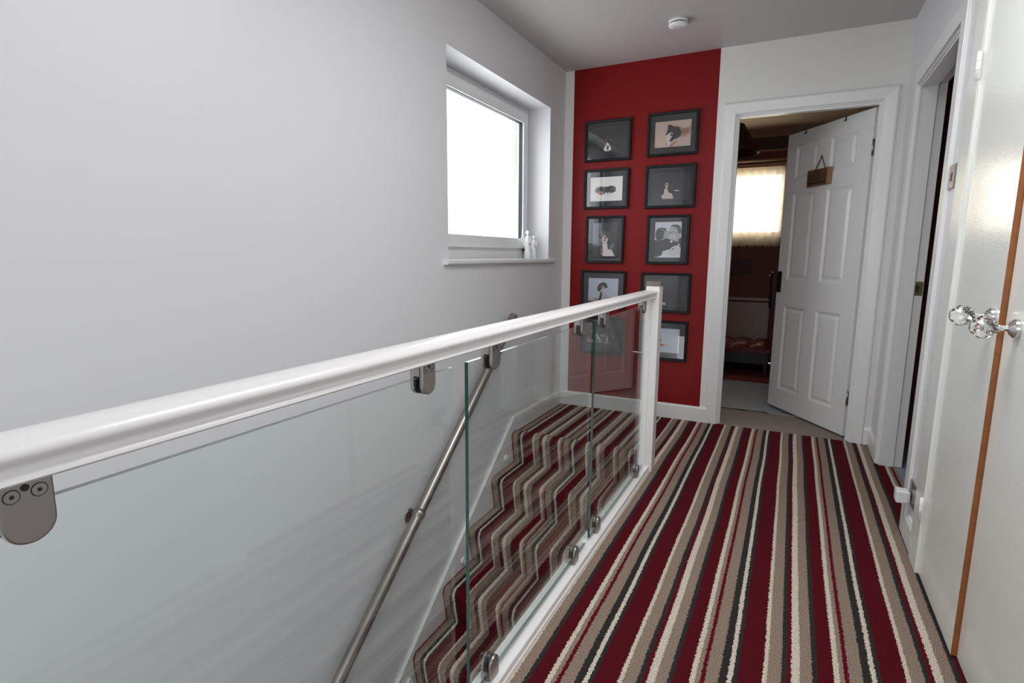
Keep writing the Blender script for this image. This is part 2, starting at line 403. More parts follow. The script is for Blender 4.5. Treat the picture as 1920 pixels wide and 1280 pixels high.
# the red room through the far doorway
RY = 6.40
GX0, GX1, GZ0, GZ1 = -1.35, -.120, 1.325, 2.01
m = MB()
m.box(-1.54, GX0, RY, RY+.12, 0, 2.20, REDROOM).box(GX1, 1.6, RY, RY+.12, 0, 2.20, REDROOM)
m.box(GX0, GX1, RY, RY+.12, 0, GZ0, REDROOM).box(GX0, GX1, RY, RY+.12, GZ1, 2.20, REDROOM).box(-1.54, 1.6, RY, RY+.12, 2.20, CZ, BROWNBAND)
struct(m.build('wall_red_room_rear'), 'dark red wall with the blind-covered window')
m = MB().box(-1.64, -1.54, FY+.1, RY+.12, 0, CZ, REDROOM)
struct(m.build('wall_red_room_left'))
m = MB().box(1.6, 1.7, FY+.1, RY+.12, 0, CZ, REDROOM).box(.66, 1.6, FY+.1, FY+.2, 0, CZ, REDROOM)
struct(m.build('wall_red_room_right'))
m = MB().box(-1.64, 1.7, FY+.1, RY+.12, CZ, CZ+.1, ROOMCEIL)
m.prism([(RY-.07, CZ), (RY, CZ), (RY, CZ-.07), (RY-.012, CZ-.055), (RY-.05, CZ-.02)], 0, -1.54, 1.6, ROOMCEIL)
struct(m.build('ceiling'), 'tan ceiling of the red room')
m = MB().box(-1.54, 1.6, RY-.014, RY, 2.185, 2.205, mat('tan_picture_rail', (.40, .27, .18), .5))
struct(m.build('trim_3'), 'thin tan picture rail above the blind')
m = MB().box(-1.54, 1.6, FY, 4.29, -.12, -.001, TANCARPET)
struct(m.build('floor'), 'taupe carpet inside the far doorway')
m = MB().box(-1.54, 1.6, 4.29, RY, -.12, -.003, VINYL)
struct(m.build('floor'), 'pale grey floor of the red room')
m = MB().prism([(4.275, -.001), (4.283, .004), (4.297, .004), (4.305, -.003)], 0, -1.54, 1.6, CHROME)
tag(m.build('threshold_strip'), 'thin bright metal strip between taupe carpet and grey floor', 'threshold strip')

# ------------------------------------------------------------------ stair window
win = empty('window_1', (0, 0, 0)); struct(win, 'bright white-framed window above the stairs')
X0 = LX-.165
m = MB()
y0, y1, z0, z1 = WY0, WY1, WZ0+.015, WZ1
def ring(m, xa, xb, a0, a1, b0, b1, w_, mt):
    m.box(xa, xb, a0, a0+w_, b0, b1, mt).box(xa, xb, a1-w_, a1, b0, b1, mt)
    m.box(xa, xb, a0+w_, a1-w_, b0, b0+w_, mt).box(xa, xb, a0+w_, a1-w_, b1-w_, b1, mt)
ring(m, X0-.06, X0, y0, y1, z0, z1, .050, UPVC)
m.box(X0-.055, X0-.004, y0+.05, y1-.05, z0+.05, z0+.075, UPVC)
m.build('window_frame', win, bevel=.003)
m = MB(); ring(m, X0-.045, X0+.018, y0+.035, y1-.035, z0+.068, z1-.035, .068, UPVC)
m.build('sash', win, bevel=.005)
m = MB(); ring(m, X0-.02, X0+.006, y0+.098, y1-.098, z0+.128, z1-.100, .006, RUBBER)
m.build('gasket', win)
m = MB().box(X0-.022, X0-.018, y0+.10, y1-.10, z0+.13, z1-.10, WINGLASS)
m.build('pane', win)
m = MB().box(X0+.001, X0+.014, y1-.072, y1-.056, z0+.030, z0+.052, BRASS).box(X0+.001, X0+.010, y1-.076, y1-.052, z0+.052, z0+.066, RUBBER)
m.build('hinge', win)
m = MB().prism([(LX-.165, WZ0-.012), (LX+.022, WZ0-.012), (LX+.030, WZ0-.006), (LX+.030, WZ0+.008), (LX+.024, WZ0+.015), (LX-.165, WZ0+.015)], 1, WY0-.045, WY1+.075, WHITE)
struct(m.build('window_sill', win))

# two figurines on the sill
def angel(x, y, h, side, label):
    root = empty('angel_figurine', (x, y, WZ0+.015)); tag(root, label, 'figurine', 'white angel figurines on the window sill')
    s = h/.19
    m = MB().lathe([(0, 0), (.024*s, 0), (.026*s, .004*s), (.022*s, .05*s), (.016*s, .10*s), (.018*s, .125*s), (.014*s, .145*s), (.007*s, .155*s), (0, .156*s)], (0, 0, 0), CERAMIC, n=28)
    m.tube([(.010*s, -.016*s, .138*s), (.022*s, -.012*s, .115*s), (.024*s, .0, .10*s)], [.006*s, .0055*s, .0045*s], CERAMIC, n=10)
    m.tube([(.010*s, .016*s, .138*s), (.022*s, .012*s, .115*s), (.024*s, .0, .10*s)], [.006*s, .0055*s, .0045*s], CERAMIC, n=10)
    m.build('robe', root)
    m = MB().ball((.002*s, 0, .170*s), .011*s, .011*s, .015*s, CERAMIC); m.ball((-.003*s, 0, .174*s), .012*s, .0125*s, .014*s, CERAMIC)
    m.build('head', root)
    for sd in (-1, 1):
        pts = [(0, 0), (.018, .022), (.034, .030), (.042, .020), (.044, 0), (.036, -.025), (.022, -.045), (.010, -.050), (.004, -.03)]
        hole = 0
        m = MB(); m.prism([(sd*(p[0]*s+.004), p[1]*s+.125*s) for p in pts], 0, -.014*s, -.008*s, CERAMIC)
        m.build('wing', root, bevel=.002)
    m = MB().ball((.024*s, 0, .098*s), .005*s, .007*s, .007*s, mat('grey_heart', (.35, .35, .36), .4), n=12, k=8)
    m.build('heart', root)
    root.rotation_euler = (0, 0, math.radians(-28))
    return root
angel(-1.63, 3.437, .190, 1, 'taller white ceramic angel standing beside the window frame')
angel(-1.63, 3.535, .160, 1, 'shorter white ceramic angel nearest the wall on the sill')

# ------------------------------------------------------------------ staircase
GO, RI, NO = .2625, .2045, 3.03
st = empty('staircase', (-1.1, 1.6, -2.7)); tag(st, 'straight staircase in striped carpet going down between the wall and the glass', 'staircase')
def place(o):   # parts modelled in world coordinates under a root that has its own origin
    o.matrix_parent_inverse = Matrix.Translation(-Vector(o.parent.location)); return o
NST = 12
prof = [(3.05, 0.0005)]
for i in range(NST):
    yn = NO-i*GO; z = -i*RI
    if i: prof.append((yn+GO-.010, z+.004))
    for a in range(0, 7):
        t = a/6*PI*.5
        prof.append((yn-.012-.022*math.sin(t)+.0, z-.024+.024*math.cos(t)))
    prof.append((yn-.034+.004, z-.05)); prof.append((yn-.034+.030, z-RI+.006))
prof.append((NO-NST*GO, -NST*RI)); 
m = MB(); n = len(prof)
vs = [(LX+.021, y, z) for y, z in prof]+[(-.682, y, z) for y, z in prof]
m.add(vs, [(i, i+1, n+i+1, n+i) for i in range(n-1)], CARPET, True)
vs2 = [(y, z-.02) for y, z in prof]
o = place(m.build('stair_carpet', st))
sol = o.modifiers.new('solid', 'SOLIDIFY'); sol.thickness = .012; sol.offset = -1
for p in o.data.polygons: p.use_smooth = True
es = o.modifiers.new('split', 'EDGE_SPLIT'); es.split_angle = math.radians(35)
SL = .815
def sz(y): return .104-SL*(3.03-y)
for (xa, xb) in ((LX+.0005, LX+.020), (-.680, -.6605)):
    m = MB(); yl = .2
    m.prism([(3.03, -.35), (3.03, .104 if xa < -1 else -.02), (3.03-.001, .104 if xa < -1 else -.03), (yl, sz(yl)), (yl, sz(yl)-.42)], 0, xa, xb, WHITE)
    s_ = place(m.build('string_board', st, bevel=.003))
    if xa < -1:
        for (y, z) in ((2.903, -.128), (2.396, -.552), (1.899, -.929)):
            m = MB().lathe([(0, .0), (.020, 0), (.020, .008), (.016, .012), (.011, .012), (.010, .009), (0, .009)], (xb, y, z), UPVC, axis='x', n=24)
            k = m.build('step_light', s_); k.matrix_parent_inverse = s_.matrix_parent_inverse.copy() if False else Matrix()

# wall rail
wr = empty('wall_handrail', (LX, 2.0, 0)); tag(wr, 'brushed steel tube handrail sloping down the left wall', 'handrail')
TX = LX+.058
def tz(y): return .762-.863*(2.928-y)
m = MB().tube([(TX, 2.928, tz(2.928)), (TX, .5, tz(.5))], .0255, STEEL, n=28, caps=False)
m.tube([(TX, 2.9275, tz(2.9275)), (TX, 2.80, tz(2.80))], .022, STEEL, n=28)
place(m.build('tube', wr))
def bracket(y):
    z = tz(y)
    m = MB().ball((TX, y, z), .033, .033, .033, STEEL)
    m.tube([(LX+.004, y, z-.02), (TX-.015, y, z-.02), (TX, y, z-.01)], .007, STEEL, n=12)
    m.lathe([(0, 0), (.034, 0), (.034, .004), (.030, .007), (0, .007)], (LX, y, z-.02), STEEL, axis='x', n=28)
    return place(m.build('bracket', wr))
bracket(1.955); bracket(2.72); bracket(1.0)

# ------------------------------------------------------------------ balustrade
bal = empty('balustrade', (-.6275, 1.2, 0)); tag(bal, 'white and glass balustrade between the landing and the stairwell', 'balustrade')
BXC = -.630
pr = []
half = [(.020, .9135), (.0262, .9140), (.0285, .9165), (.0275, .9200), (.0235, .9225), (.0205, .9255), (.0200, .9285), (.0225, .9315), (.0280, .9340), (.0320, .9375), (.0335, .9415), (.0325, .9460), (.0290, .9500), (.0230, .9530), (.0140, .9550), (.0, .9560)]
pr = [(BXC+a, z) for a, z in half] + [(BXC-a, z) for a, z in half[::-1][1:]]
m = MB().prism(pr, 1, BY, 2.7795, RAILW, smooth=True)
o = place(m.build('handrail', bal)); o['label'] = 'white moulded timber handrail'
es = o.modifiers.new('split', 'EDGE_SPLIT'); es.split_angle = math.radians(50)
m = MB().prism([(-.6600, -.0), (-.6600, .030), (-.6300, .030), (-.6295, .0275), (-.6265, .0275), (-.6260, .030), (-.6020, .030), (-.6000, .028), (-.5985, .012), (-.5955, .010), (-.5950, 0)], 1, BY, 2.7795, RAILW)
o = place(m.build('base_rail', bal))
m = MB().prism([(-.6545, 2.78), (-.6260, 2.78), (-.6255, 2.783), (-.6240, 2.783), (-.6235, 2.78), (-.5870, 2.78), (-.5870, 2.855), (-.6545, 2.855)], 2, 0.0, .9725, RAILW)
nw = place(m.build('newel_post', bal, bevel=.0015))
m = MB().box(-.6565, -.5845, 2.778, 2.857, .9727, .9950, CAPM)
c_ = m.build('cap', nw, bevel=.001); c_['label'] = 'mottled grey square cap'
for (a, b) in ((.10, .955), (1.018, 1.862), (1.907, 2.752)):
    m = MB().box(BXC-.0045, BXC+.0045, a, b, .041, .886, {'*': PANE, '-y': EDGEG, '+y': PANE, '+z': EDGEL, '-z': EDGEG})
    place(m.build('glass_panel', bal))
def dpoly(w_, h, n=18):
    r = w_/2
    return [(-r, h)]+[(r*math.cos(PI+PI*k/n), r+r*math.sin(PI+PI*k/n)) for k in range(n+1)]+[(r, h)]
def clamp(y, top):
    root = empty('clamp', (0, 0, 0)); root.parent = bal; root.matrix_parent_inverse = Matrix.Translation(-Vector(bal.location))
    def map_(p): return (y+p[0], .851+p[1]) if top else (y+p[0], .0305+.0625-p[1])
    H = .0625
    for (xa, xb) in ((BXC+.0075, BXC+.0155), (BXC-.0155, BXC-.0075)):
        m = MB().prism([map_(p) for p in dpoly(.043, H)], 0, xa, xb, STEEL)
        pl = m.build('clamp_plate', root, bevel=.0022)
        pl.parent = root
    m = MB().prism([map_(p) for p in dpoly(.038, H-.002)], 0, BXC+.0047, BXC+.0075, RUBBER)
    m.prism([map_(p) for p in dpoly(.038, H-.002)], 0, BXC-.0075, BXC-.0047, RUBBER)
    m.build('gasket', root)
    yy = [map_((-.0215, H-.0005)), map_((.0215, H-.0005)), map_((.0215, .038)), map_((-.0215, .038))]
    m = MB().prism(yy, 0, BXC-.0074, BXC+.0074, STEEL); m.build('clamp_body', root)
    xf = BXC+.0155
    if top:
        for dy in (-.0115, .0095):
            c = map_((dy, .050))
            m = MB().lathe([(.0068, 0), (.0068, .0003)], (xf, *c), RUBBER, axis='x', n=24)
            m.lathe([(.0060, .0003), (.0058, .0008)], (xf, *c), STEEL, axis='x', n=24)
            m.lathe([(.0021, .0008), (.0021, .0010)], (xf, *c), RUBBER, axis='x', n=6, smooth=False)
            m.build('screw', root)
        c = map_((-.001, .0555))
        m = MB().lathe([(.0034, 0), (.0034, .0006)], (xf, *c), RUBBER, axis='x', n=20); m.build('screw_hole', root)
    return root
for y in (.224, .857, 1.129, 1.752, 2.008, 2.612): clamp(y, True)
for y in (.224, .857, 1.125, 1.735, 1.990, 2.612): clamp(y, False)

# ------------------------------------------------------------------ panelled door standing open in the far doorway
def panelled_door():
    d = empty('door_1', (.364, 3.891, 0), math.atan2(.81244689, -.58303521)); struct(d, 'white six-panel door standing open into the red room')
    U0, U1, Z0, Z1, TH = .020, .797, .012, 1.975, .038
    pans = [(a, b, c, e) for (a, b) in ((.136, .360), (.474, .695)) for (c, e) in ((.156, .768), (.958, 1.558), (1.667, 1.876))]
    us = sorted({U0, U1, *[p[0] for p in pans], *[p[1] for p in pans]}); zs = sorted({Z0, Z1, *[p[2] for p in pans], *[p[3] for p in pans]})
    m = MB()
    def inp(u, z): return any(a < u < b and c < z < e for a, b, c, e in pans)
    for side, y in ((1, 0.0), (-1, -TH)):
        for i in range(len(us)-1):
            for j in range(len(zs)-1):
                if inp((us[i]+us[i+1])/2, (zs[j]+zs[j+1])/2): continue
                m.add([(us[i], y, zs[j]), (us[i+1], y, zs[j]), (us[i+1], y, zs[j+1]), (us[i], y, zs[j+1])], [(0, 1, 2, 3)], WHITE)
        for (a, b, c, e) in pans:
            lv = [(0, 0), (.004, .003), (.016, .009), (.022, .009), (.040, .003), (.042, .0025)]
            rings = [[(a+t, y-side*dp, c+t), (b-t, y-side*dp, c+t), (b-t, y-side*dp, e-t), (a+t, y-side*dp, e-t)] for t, dp in lv]
            vs = [p for r in rings for p in r]
            fs = [(4*k+q, 4*k+(q+1) % 4, 4*k+4+(q+1) % 4, 4*k+4+q) for k in range(len(lv)-1) for q in range(4)]+[tuple(range(4*len(lv)-4, 4*len(lv)))]
            m.add(vs, fs, WHITE)
    c = [(U0, Z0), (U1, Z0), (U1, Z1), (U0, Z1)]
    for k in range(4):
        (a, b), (e, f) = c[k], c[(k+1) % 4]
        m.add([(a, 0, b), (e, 0, f), (e, -TH, f), (a, -TH, b)], [(0, 1, 2, 3)], WHITE)
    m.build('door_leaf', d)
    for (za, zb) in ((1.708, 1.798), (.215, .300)):
        m = MB().box(.002, .020, -.006, -.003, za, zb, STEEL).lathe([(.005, za-.0), (.005, zb)], (.010, .003, 0), STEEL, n=12)
        m.build('hinge', d)
    hd = MB().box(.745, .790, 0, .010, .865, 1.018, BLACK)
    hd.lathe([(.012, 0), (.011, .05)], (.775, .008, .985), BLACK, axis='y', n=16)
    hd.box(.757, .790, .045, .062, .742, 1.012, BLACK)
    o = hd.build('door_handle', d, bevel=.004); o['label'] = 'black long door handle'
    k = MB().ball((.802, .058, .985), .006, .006, .006, CHROME); k.build('handle_button', o)
    return d
door = panelled_door()
DM = Matrix.Translation(Vector((.364, 3.891, 0))) @ Matrix.Rotation(math.atan2(.81244689, -.58303521), 4, 'Z')
def on_door(u, y, z): return DM @ Vector((u, y, z))
DA = math.atan2(.81244689, -.58303521)
# wooden plaque hung on the door
pq = empty('hanging_plaque', on_door(.427, .001, 1.640), DA); tag(pq, 'small brown wooden plaque hung by a rope on the open panelled door', 'plaque')
m = MB().box(-.105, .105, 0, .022, -.052, .052, {'*': PLAQUE, '-x': PLAQUEEDGE, '+x': PLAQUEEDGE}).box(-.105, -.083, .022, .0225, -.052, .052, PLAQUEEDGE)
b_ = m.build('board', pq, bevel=.004)
m = MB()
for k in range(7):    # burnt lettering, worn beyond reading
    x = .082-k*.023; s = 1 if k % 2 else -1
    m.box(x-.002, x+.002, .022, .0228, -.018, .018, INK)
    m.box(x-.012, x+.002, .022, .0228, -.018+(.032 if s > 0 else 0), -.014+(.032 if s > 0 else 0), INK)
m.box(-.07, .09, .022, .0228, -.040, -.030, INK).box(-.01, .03, .022, .0228, .028, .036, INK)
m.build('lettering', pq)
m = MB().tube([(.045, .012, .050), (.002, .006, .128), (0, .006, .132), (-.003, .006, .128), (-.048, .012, .050)], .0035, ROPE, n=8)
m.ball((0, .008, .134), .006, .006, .006, ROPE, n=10, k=8)
m.build('rope', pq)
pq.rotation_euler = (0, math.radians(0), DA)
for i, (u, lb) in enumerate(((.612, 'small dark hook over the door top near its latch edge'), (.247, 'small dark hook over the door top near its hinge edge'))):
    m = MB().box(u-.004, u+.004, .001, .003, 1.950, 1.978, BLACK).box(u-.004, u+.004, -.040, .003, 1.9765, 1.9785, BLACK).tube([(u, .003, 1.958), (u, .012, 1.950), (u, .014, 1.958)], .0025, BLACK, n=8)
    o = m.build('door_hook'); o.location = (.364, 3.891, 0); o.rotation_euler = (0, 0, DA)
    tag(o, lb, 'hook', 'hooks over the far door')

# ------------------------------------------------------------------ red room contents
def coneshade():
    r = empty('pendant_lamp', (-.55, 4.8, 1.9)); tag(r, 'dark red conical pendant lamp hanging in the red room', 'lamp')
    m = MB().lathe([(.245, 0), (.247, .004), (.13, .215), (.128, .215), (.240, .006), (.245, 0)], (0, 0, .02), SHADE, n=48, caps=False); m.build('lamp_shade', r)
    m = MB().tube([(0, 0, .235), (0, 0, .50)], .003, UPVC, n=8); m.build('cord', r)
    m = MB().lathe([(0, .245), (.018, .245), (.018, .19), (.03, .16), (.03, .12), (0, .10)], (0, 0, 0), UPVC, n=20)
    for k in range(3):
        a = k*2*PI/3; m.tube([(0, 0, .23), (.128*math.cos(a), .128*math.sin(a), .232)], .002, UPVC, n=6)
    m.build('bulb_holder', r)
    m = MB().lathe([(.04, .50), (.04, .485), (.01, .47)], (0, 0, 0), UPVC, n=24); m.build('ceiling_rose', r)
coneshade()
win2 = empty('window_2', (0, 0, 0)); struct(win2, 'window of the red room behind a blind')
m = MB()
def ringxz(m, ya, yb, a0, a1, b0, b1, w_, mt):
    m.box(a0, a0+w_, ya, yb, b0, b1, mt).box(a1-w_, a1, ya, yb, b0, b1, mt)
    m.box(a0+w_, a1-w_, ya, yb, b0, b0+w_, mt).box(a0+w_, a1-w_, ya, yb, b1-w_, b1, mt)
ringxz(m, RY+.03, RY+.08, GX0, GX1, GZ0, GZ1, .055, UPVC); m.build('window_frame', win2)
MB().box(GX0+.05, GX1-.05, RY+.05, RY+.054, GZ0+.05, GZ1-.05, WINGLASS).build('pane', win2)
vb = empty('vertical_blind', (-.75, RY-.034, 1.23)); tag(vb, 'cream vertical blind glowing over the red room window', 'blind')
o = MB().box(-.62, .608, -.012, .030, .80, .835, mat('tan_headrail', (.5, .36, .22), .5)).build('headrail', vb)
for k in range(16):
    x = -.60+k*.0775; a = math.radians(24)
    c, s = math.cos(a)*.043, math.sin(a)*.043
    m = MB().add([(x-c, -s, .012), (x+c, s, .012), (x+c, s, .80), (x-c, -s, .80)], [(0, 1, 2, 3)], BLIND)
    m.box(x-.030, x+.030, -.002, .002, .0, .016, BLIND)
    m.build('slat', vb)
cp = empty('curtain_pole', (-.7, RY-.09, 2.09)); tag(cp, 'slim tan curtain pole above the vertical blind', 'curtain pole')
MB().tube([(-.9, 0, 0), (.62, 0, 0)], .011, mat('pale_pole_wood', (.55, .38, .24), .4), n=16).build('pole', cp)
for x in (-.7, .53): MB().tube([(x, .09, .0), (x, 0, .0)], .008, BRASS, n=10).build('bracket', cp)
rad = empty('radiator', (-.75, RY, .12)); tag(rad, 'pale ribbed radiator on the wall below the blind', 'radiator')
RADM = mat('radiator_enamel', (.40, .33, .30), .35)
m = MB(); m.box(-.62, .555, -.085, -.03, 0, .53, RADM)
for k in range(33): m.box(-.605+k*.035, -.585+k*.035, -.092, -.084, .03, .50, RADM)
m.build('panel', rad); MB().box(-.635, .57, -.125, -.0, .545, .575, RADM).build('shelf', rad, bevel=.004)
MB().box(-.55, -.52, -.03, 0, .05, .5, RADM).build('bracket', rad)
bench = empty('bench_seat', (-.75, 5.95, 0)); tag(bench, 'low bench with tufted dark red cushion in front of the radiator', 'bench')
DARKB = mat('dark_bench_wood', (.018, .017, .016), .5)
MB().box(-.62, .60, -.24, .22, .10, .205, mat('grey_bench_panel', (.05, .055, .055), .6)).build('seat_box', bench, bevel=.004)
for (x, y) in ((-.60, -.22), (.56, -.22), (-.60, .18), (.56, .18)):
    MB().box(x, x+.03, y, y+.03, 0, .10, DARKB).build('leg', bench)
NXc, NYc = 60, 24; vs = []; fs = []
for j in range(NYc+1):
    for i in range(NXc+1):
        u, v = i/NXc, j/NYc
        z = .300-.028*(math.cos(u*7*2*PI)*.5+.5)**3-.022*(math.cos(v*3*2*PI)*.5+.5)**3
        e = min(u, 1-u)*14; e2 = min(v, 1-v)*6
        z -= .045*(max(0, 1-e)**2+max(0, 1-e2)**2)
        vs.append((-.64+u*1.26, -.26+v*.50, z))
for j in range(NYc):
    for i in range(NXc): fs.append((j*(NXc+1)+i, j*(NXc+1)+i+1, (j+1)*(NXc+1)+i+1, (j+1)*(NXc+1)+i))
m = MB().add(vs, fs, CUSH, True); m.box(-.635, .615, -.255, .235, .206, .245, CUSH)
m.build('cushion', bench)
tag(MB().box(-1.5, 1.2, 5.33, 6.25, -.0029, -.0001, RUGM).build('rug'), 'dark red rug on the grey floor in front of the bench', 'rug')
tag(MB().box(-.63, -.40, RY-.006, RY-.0005, .93, 1.10, mat('faded_wall_motif', (.10, .06, .052), .8)).build('wall_plaque', bevel=.003), 'faint dark square plaque on the red wall under the blind', 'wall plaque')

# ------------------------------------------------------------------ cupboard on the right
cb = empty('cupboard', (.6, 1.8, 0)); tag(cb, 'tall built-in cream gloss cupboard with two doors and crystal knobs', 'cupboard')
m = MB()
m.box(.470, .62, 2.285, 2.410, 0, CZ, CUPB).box(.470, .62, 1.140, 1.240, 0, CZ, CUPB).box(.470, .62, 1.240, 2.285, 2.33, CZ, CUPB)
m.box(.62, 1.02, 1.140, 1.160, 0, CZ, WALL).box(1.00, 1.02, 1.16, 1.88, 0, CZ, WALL).box(.62, 1.02, 1.88, 1.90, 0, CZ, WALL).box(.540, .545, 1.24, 2.285, .02, 2.33, WALL)
place(m.build('cupboard_frame', cb, bevel=.003))
def leaf(x, ya, yb):
    d = {'*': CUPB, '-y': BAREWOOD}
    m = MB().box(x, x+.024, ya, yb, .008, 2.325, d)
    return place(m.build('door', cb))
def knob(lf, x, y, z, dx, br):
    m = MB().lathe([(0, 0), (.0235, 0), (.0240, -.003), (.0225, -.006), (.0235, -.008), (.0215, -.011), (.0180, -.013), (.0165, -.016), (.0080, -.019), (.0070, -.034), (.0095, -.037), (.0095, -.041), (0, -.042)], (x, y, z), CHROME, axis='x', n=40)
    m.build('rosette', lf)
    # faceted ball: staggered rings of flat facets
    rings = []; n = 10; R = br; cx = x-.040-R*.93
    lat = [(-90, 0), (-62, 0), (-38, 1), (-12, 0), (14, 1), (40, 0), (64, 1)]
    vs = []; fs = []
    L_ = [math.radians(a) for a, _ in lat[1:]]
    for q, (a, off) in enumerate(lat[1:]):
        a = math.radians(a)
        for k in range(n):
            t = 2*PI*(k+off*.5)/n; vs.append((cx-R*math.sin(a), y+R*math.cos(a)*math.cos(t), z+R*math.cos(a)*math.sin(t)))
    me = bpy.data.meshes.new('crystal_knob'); bm = bmesh.new()
    for v in vs: bm.verts.new(v)
    bm.verts.new((cx+R*.93, y+.008, z)); bm.verts.new((cx+R*.93, y-.008, z)); bm.verts.new((cx+R*.93, y, z+.008)); bm.verts.new((cx+R*.93, y, z-.008))
    bmesh.ops.convex_hull(bm, input=bm.verts)
    bmesh.ops.recalc_face_normals(bm, faces=bm.faces); bm.to_mesh(me); bm.free()
    me.materials.append(CRYSTAL)
    o = bpy.data.objects.new('crystal_knob', me); COL.objects.link(o); o.parent = lf; o['label'] = 'clear faceted crystal ball knob'
    return o
def chinge(lf, x, y, z0):
    m = MB().lathe([(.0055, 0), (.0055, .085)], (x-.003, y, z0), CUPB, n=14)
    for q in (.028, .057): m.lathe([(.0058, 0), (.0058, .0012)], (x-.003, y, z0+q), mat('hinge_gap', (.2, .2, .18), .6), n=14)
    m.box(x-.0015, x, y-.022, y, z0, z0+.085, CUPB); m.build('hinge', lf)
fl = leaf(.480, 1.818, 2.282); nl = leaf(.494, 1.243, 1.815)
def fixk(lf):
    pass
for (y, z0) in ((2.300, 1.675), (2.300, .195)): chinge(fl, .471, y, z0)
knob(fl, .480, 1.862, .968, 0, .0285); knob(nl, .494, 1.722, .953, 0, .0285)

# electrical bits on the right wall
SOCKM = mat('satin_nickel_plate', (.33, .31, .30), .3, metal=1.0)
sw = empty('light_switch', (RX, 2.560, 1.412)); tag(sw, 'metal light switch plate on the wall beside the cupboard', 'light switch')
MB().box(-.006, 0, -.043, .043, -.043, .043, SOCKM).build('plate', sw, bevel=.002)
MB().box(-.010, -.006, -.009, .009, -.016, .016, SOCKM).build('rocker', sw, bevel=.002)
so = empty('wall_socket', (RX, 2.528, .200)); tag(so, 'dark metal double wall socket low beside the cupboard', 'socket')
MB().box(-.007, 0, -.073, .073, -.045, .045, SOCKM).build('plate', so, bevel=.002)
MB().box(-.0085, -.007, -.065, -.055, .005, .022, RUBBER).build('rocker', so)
pg = empty('plug_in_freshener', (RX-.009, 2.560, .182)); tag(pg, 'white plug-in unit sticking out of the low wall socket', 'plug-in unit')
MB().lathe([(.030, 0), (.034, -.010), (.036, -.034), (.037, -.042), (.036, -.046), (.030, -.050), (.0, -.051)], (0, 0, 0), UPVC, axis='x', n=4, smooth=False, rot=Matrix.Rotation(PI/4, 3, 'X')).build('body', pg, bevel=.006)

# smoke alarm
sa = empty('smoke_alarm', (-.668, 3.305, CZ)); tag(sa, 'round white smoke alarm on the ceiling', 'smoke alarm')
MB().lathe([(0, 0), (.052, 0), (.052, -.012), (.048, -.014), (0, -.014)], (0, 0, 0), UPVC, n=40).build('base', sa)
MB().lathe([(0, -.014), (.044, -.014), (.044, -.019), (0, -.019)], (0, 0, 0), RUBBER, n=40).build('vent', sa)
MB().lathe([(.048, -.019), (.051, -.021), (.051, -.027), (.044, -.033), (.018, -.037), (.0, -.037)], (0, 0, 0), UPVC, n=40).build('cover', sa)
MB().lathe([(.0185, -.0368), (.0185, -.0378), (.0155, -.0378), (.0155, -.0368)], (0, 0, 0), mat('button_ring', (.22, .17, .16), .5), n=32).build('test_button', sa)

# ------------------------------------------------------------------ framed photographs
PM = {}
def pc(c):
    if c not in PM: PM[c] = mat('print_%02x%02x%02x' % c, srgb(c), .6)
    return PM[c]
def picture(cx, cz, W, H, pw, ph, bg, shapes, label, bevel_line=True):
    root = empty('framed_photograph', (cx, FY, cz)); tag(root, label, 'picture', 'framed dog photographs on the red wall')
    fw = .017; D = .022
    m = MB()
    prof = [(0, 0), (0, D), (.003, D+.002), (fw-.003, D), (fw, D-.003), (fw, D-.008)]
    n = len(prof); vs = []
    for (sx, sz_) in ((-1, -1), (1, -1), (1, 1), (-1, 1)):
        for (a, d) in prof: vs.append((sx*(W/2-a), -d, sz_*(H/2-a)))
    m.add(vs, [(c*n+k, c*n+k+1, ((c+1) % 4)*n+k+1, ((c+1) % 4)*n+k) for c in range(4) for k in range(n-1)], FRAMEB)
    m.build('frame', root)
    iw, ih = W/2-fw+.002, H/2-fw+.002
    m = MB(); a, b = pw/2, ph/2
    for (x0, x1, z0, z1) in ((-iw, -a, -ih, ih), (a, iw, -ih, ih), (-a, a, b, ih), (-a, a, -ih, -b)):
        m.box(x0, x1, -.011, -.009, z0, z1, MOUNT)
    if bevel_line:
        e = .0022
        for (x0, x1, z0, z1) in ((-a, -a+e, -b, b), (a-e, a, -b, b), (-a+e, a-e, b-e, b), (-a+e, a-e, -b, -b+e)):
            m.box(x0, x1, -.0108, -.009, z0, z1, MOUNTEDGE)
    m.build('mount', root)
    m = MB().box(-a, a, -.0085, -.007, -b, b, pc(bg))
    k = 0
    def P(u, v): return (min(a, max(-a, (u-.5)*pw)), min(b, max(-b, (.5-v)*ph)))
    for s in shapes:
        y = -.0086-k*.00006; k += 1
        if s[0] == 'e':
            _, u, v, ru, rv, rot, c = s; pts = []
            for q in range(28):
                t = 2*PI*q/28; du, dv = ru*math.cos(t), rv*math.sin(t)*ph/pw; r = math.radians(rot)
                pts.append(P(u+du*math.cos(r)-dv*math.sin(r), v+(du*math.sin(r)+dv*math.cos(r))*pw/ph))
        else:
            _, q, c = s; pts = [P(*p) for p in q]
        m.add([(p[0], y, p[1]) for p in pts], [tuple(range(len(pts)))], pc(c))
    m.build('print', root)
    MB().box(-iw, iw, -.0135, -.0125, -ih, ih, PICGLASS).build('glazing', root)
    return root
DK = (38, 37, 37); BR = (84, 44, 34); WH = (225, 218, 214); GB = (46, 46, 47)
LWp, LHp = .236, .176
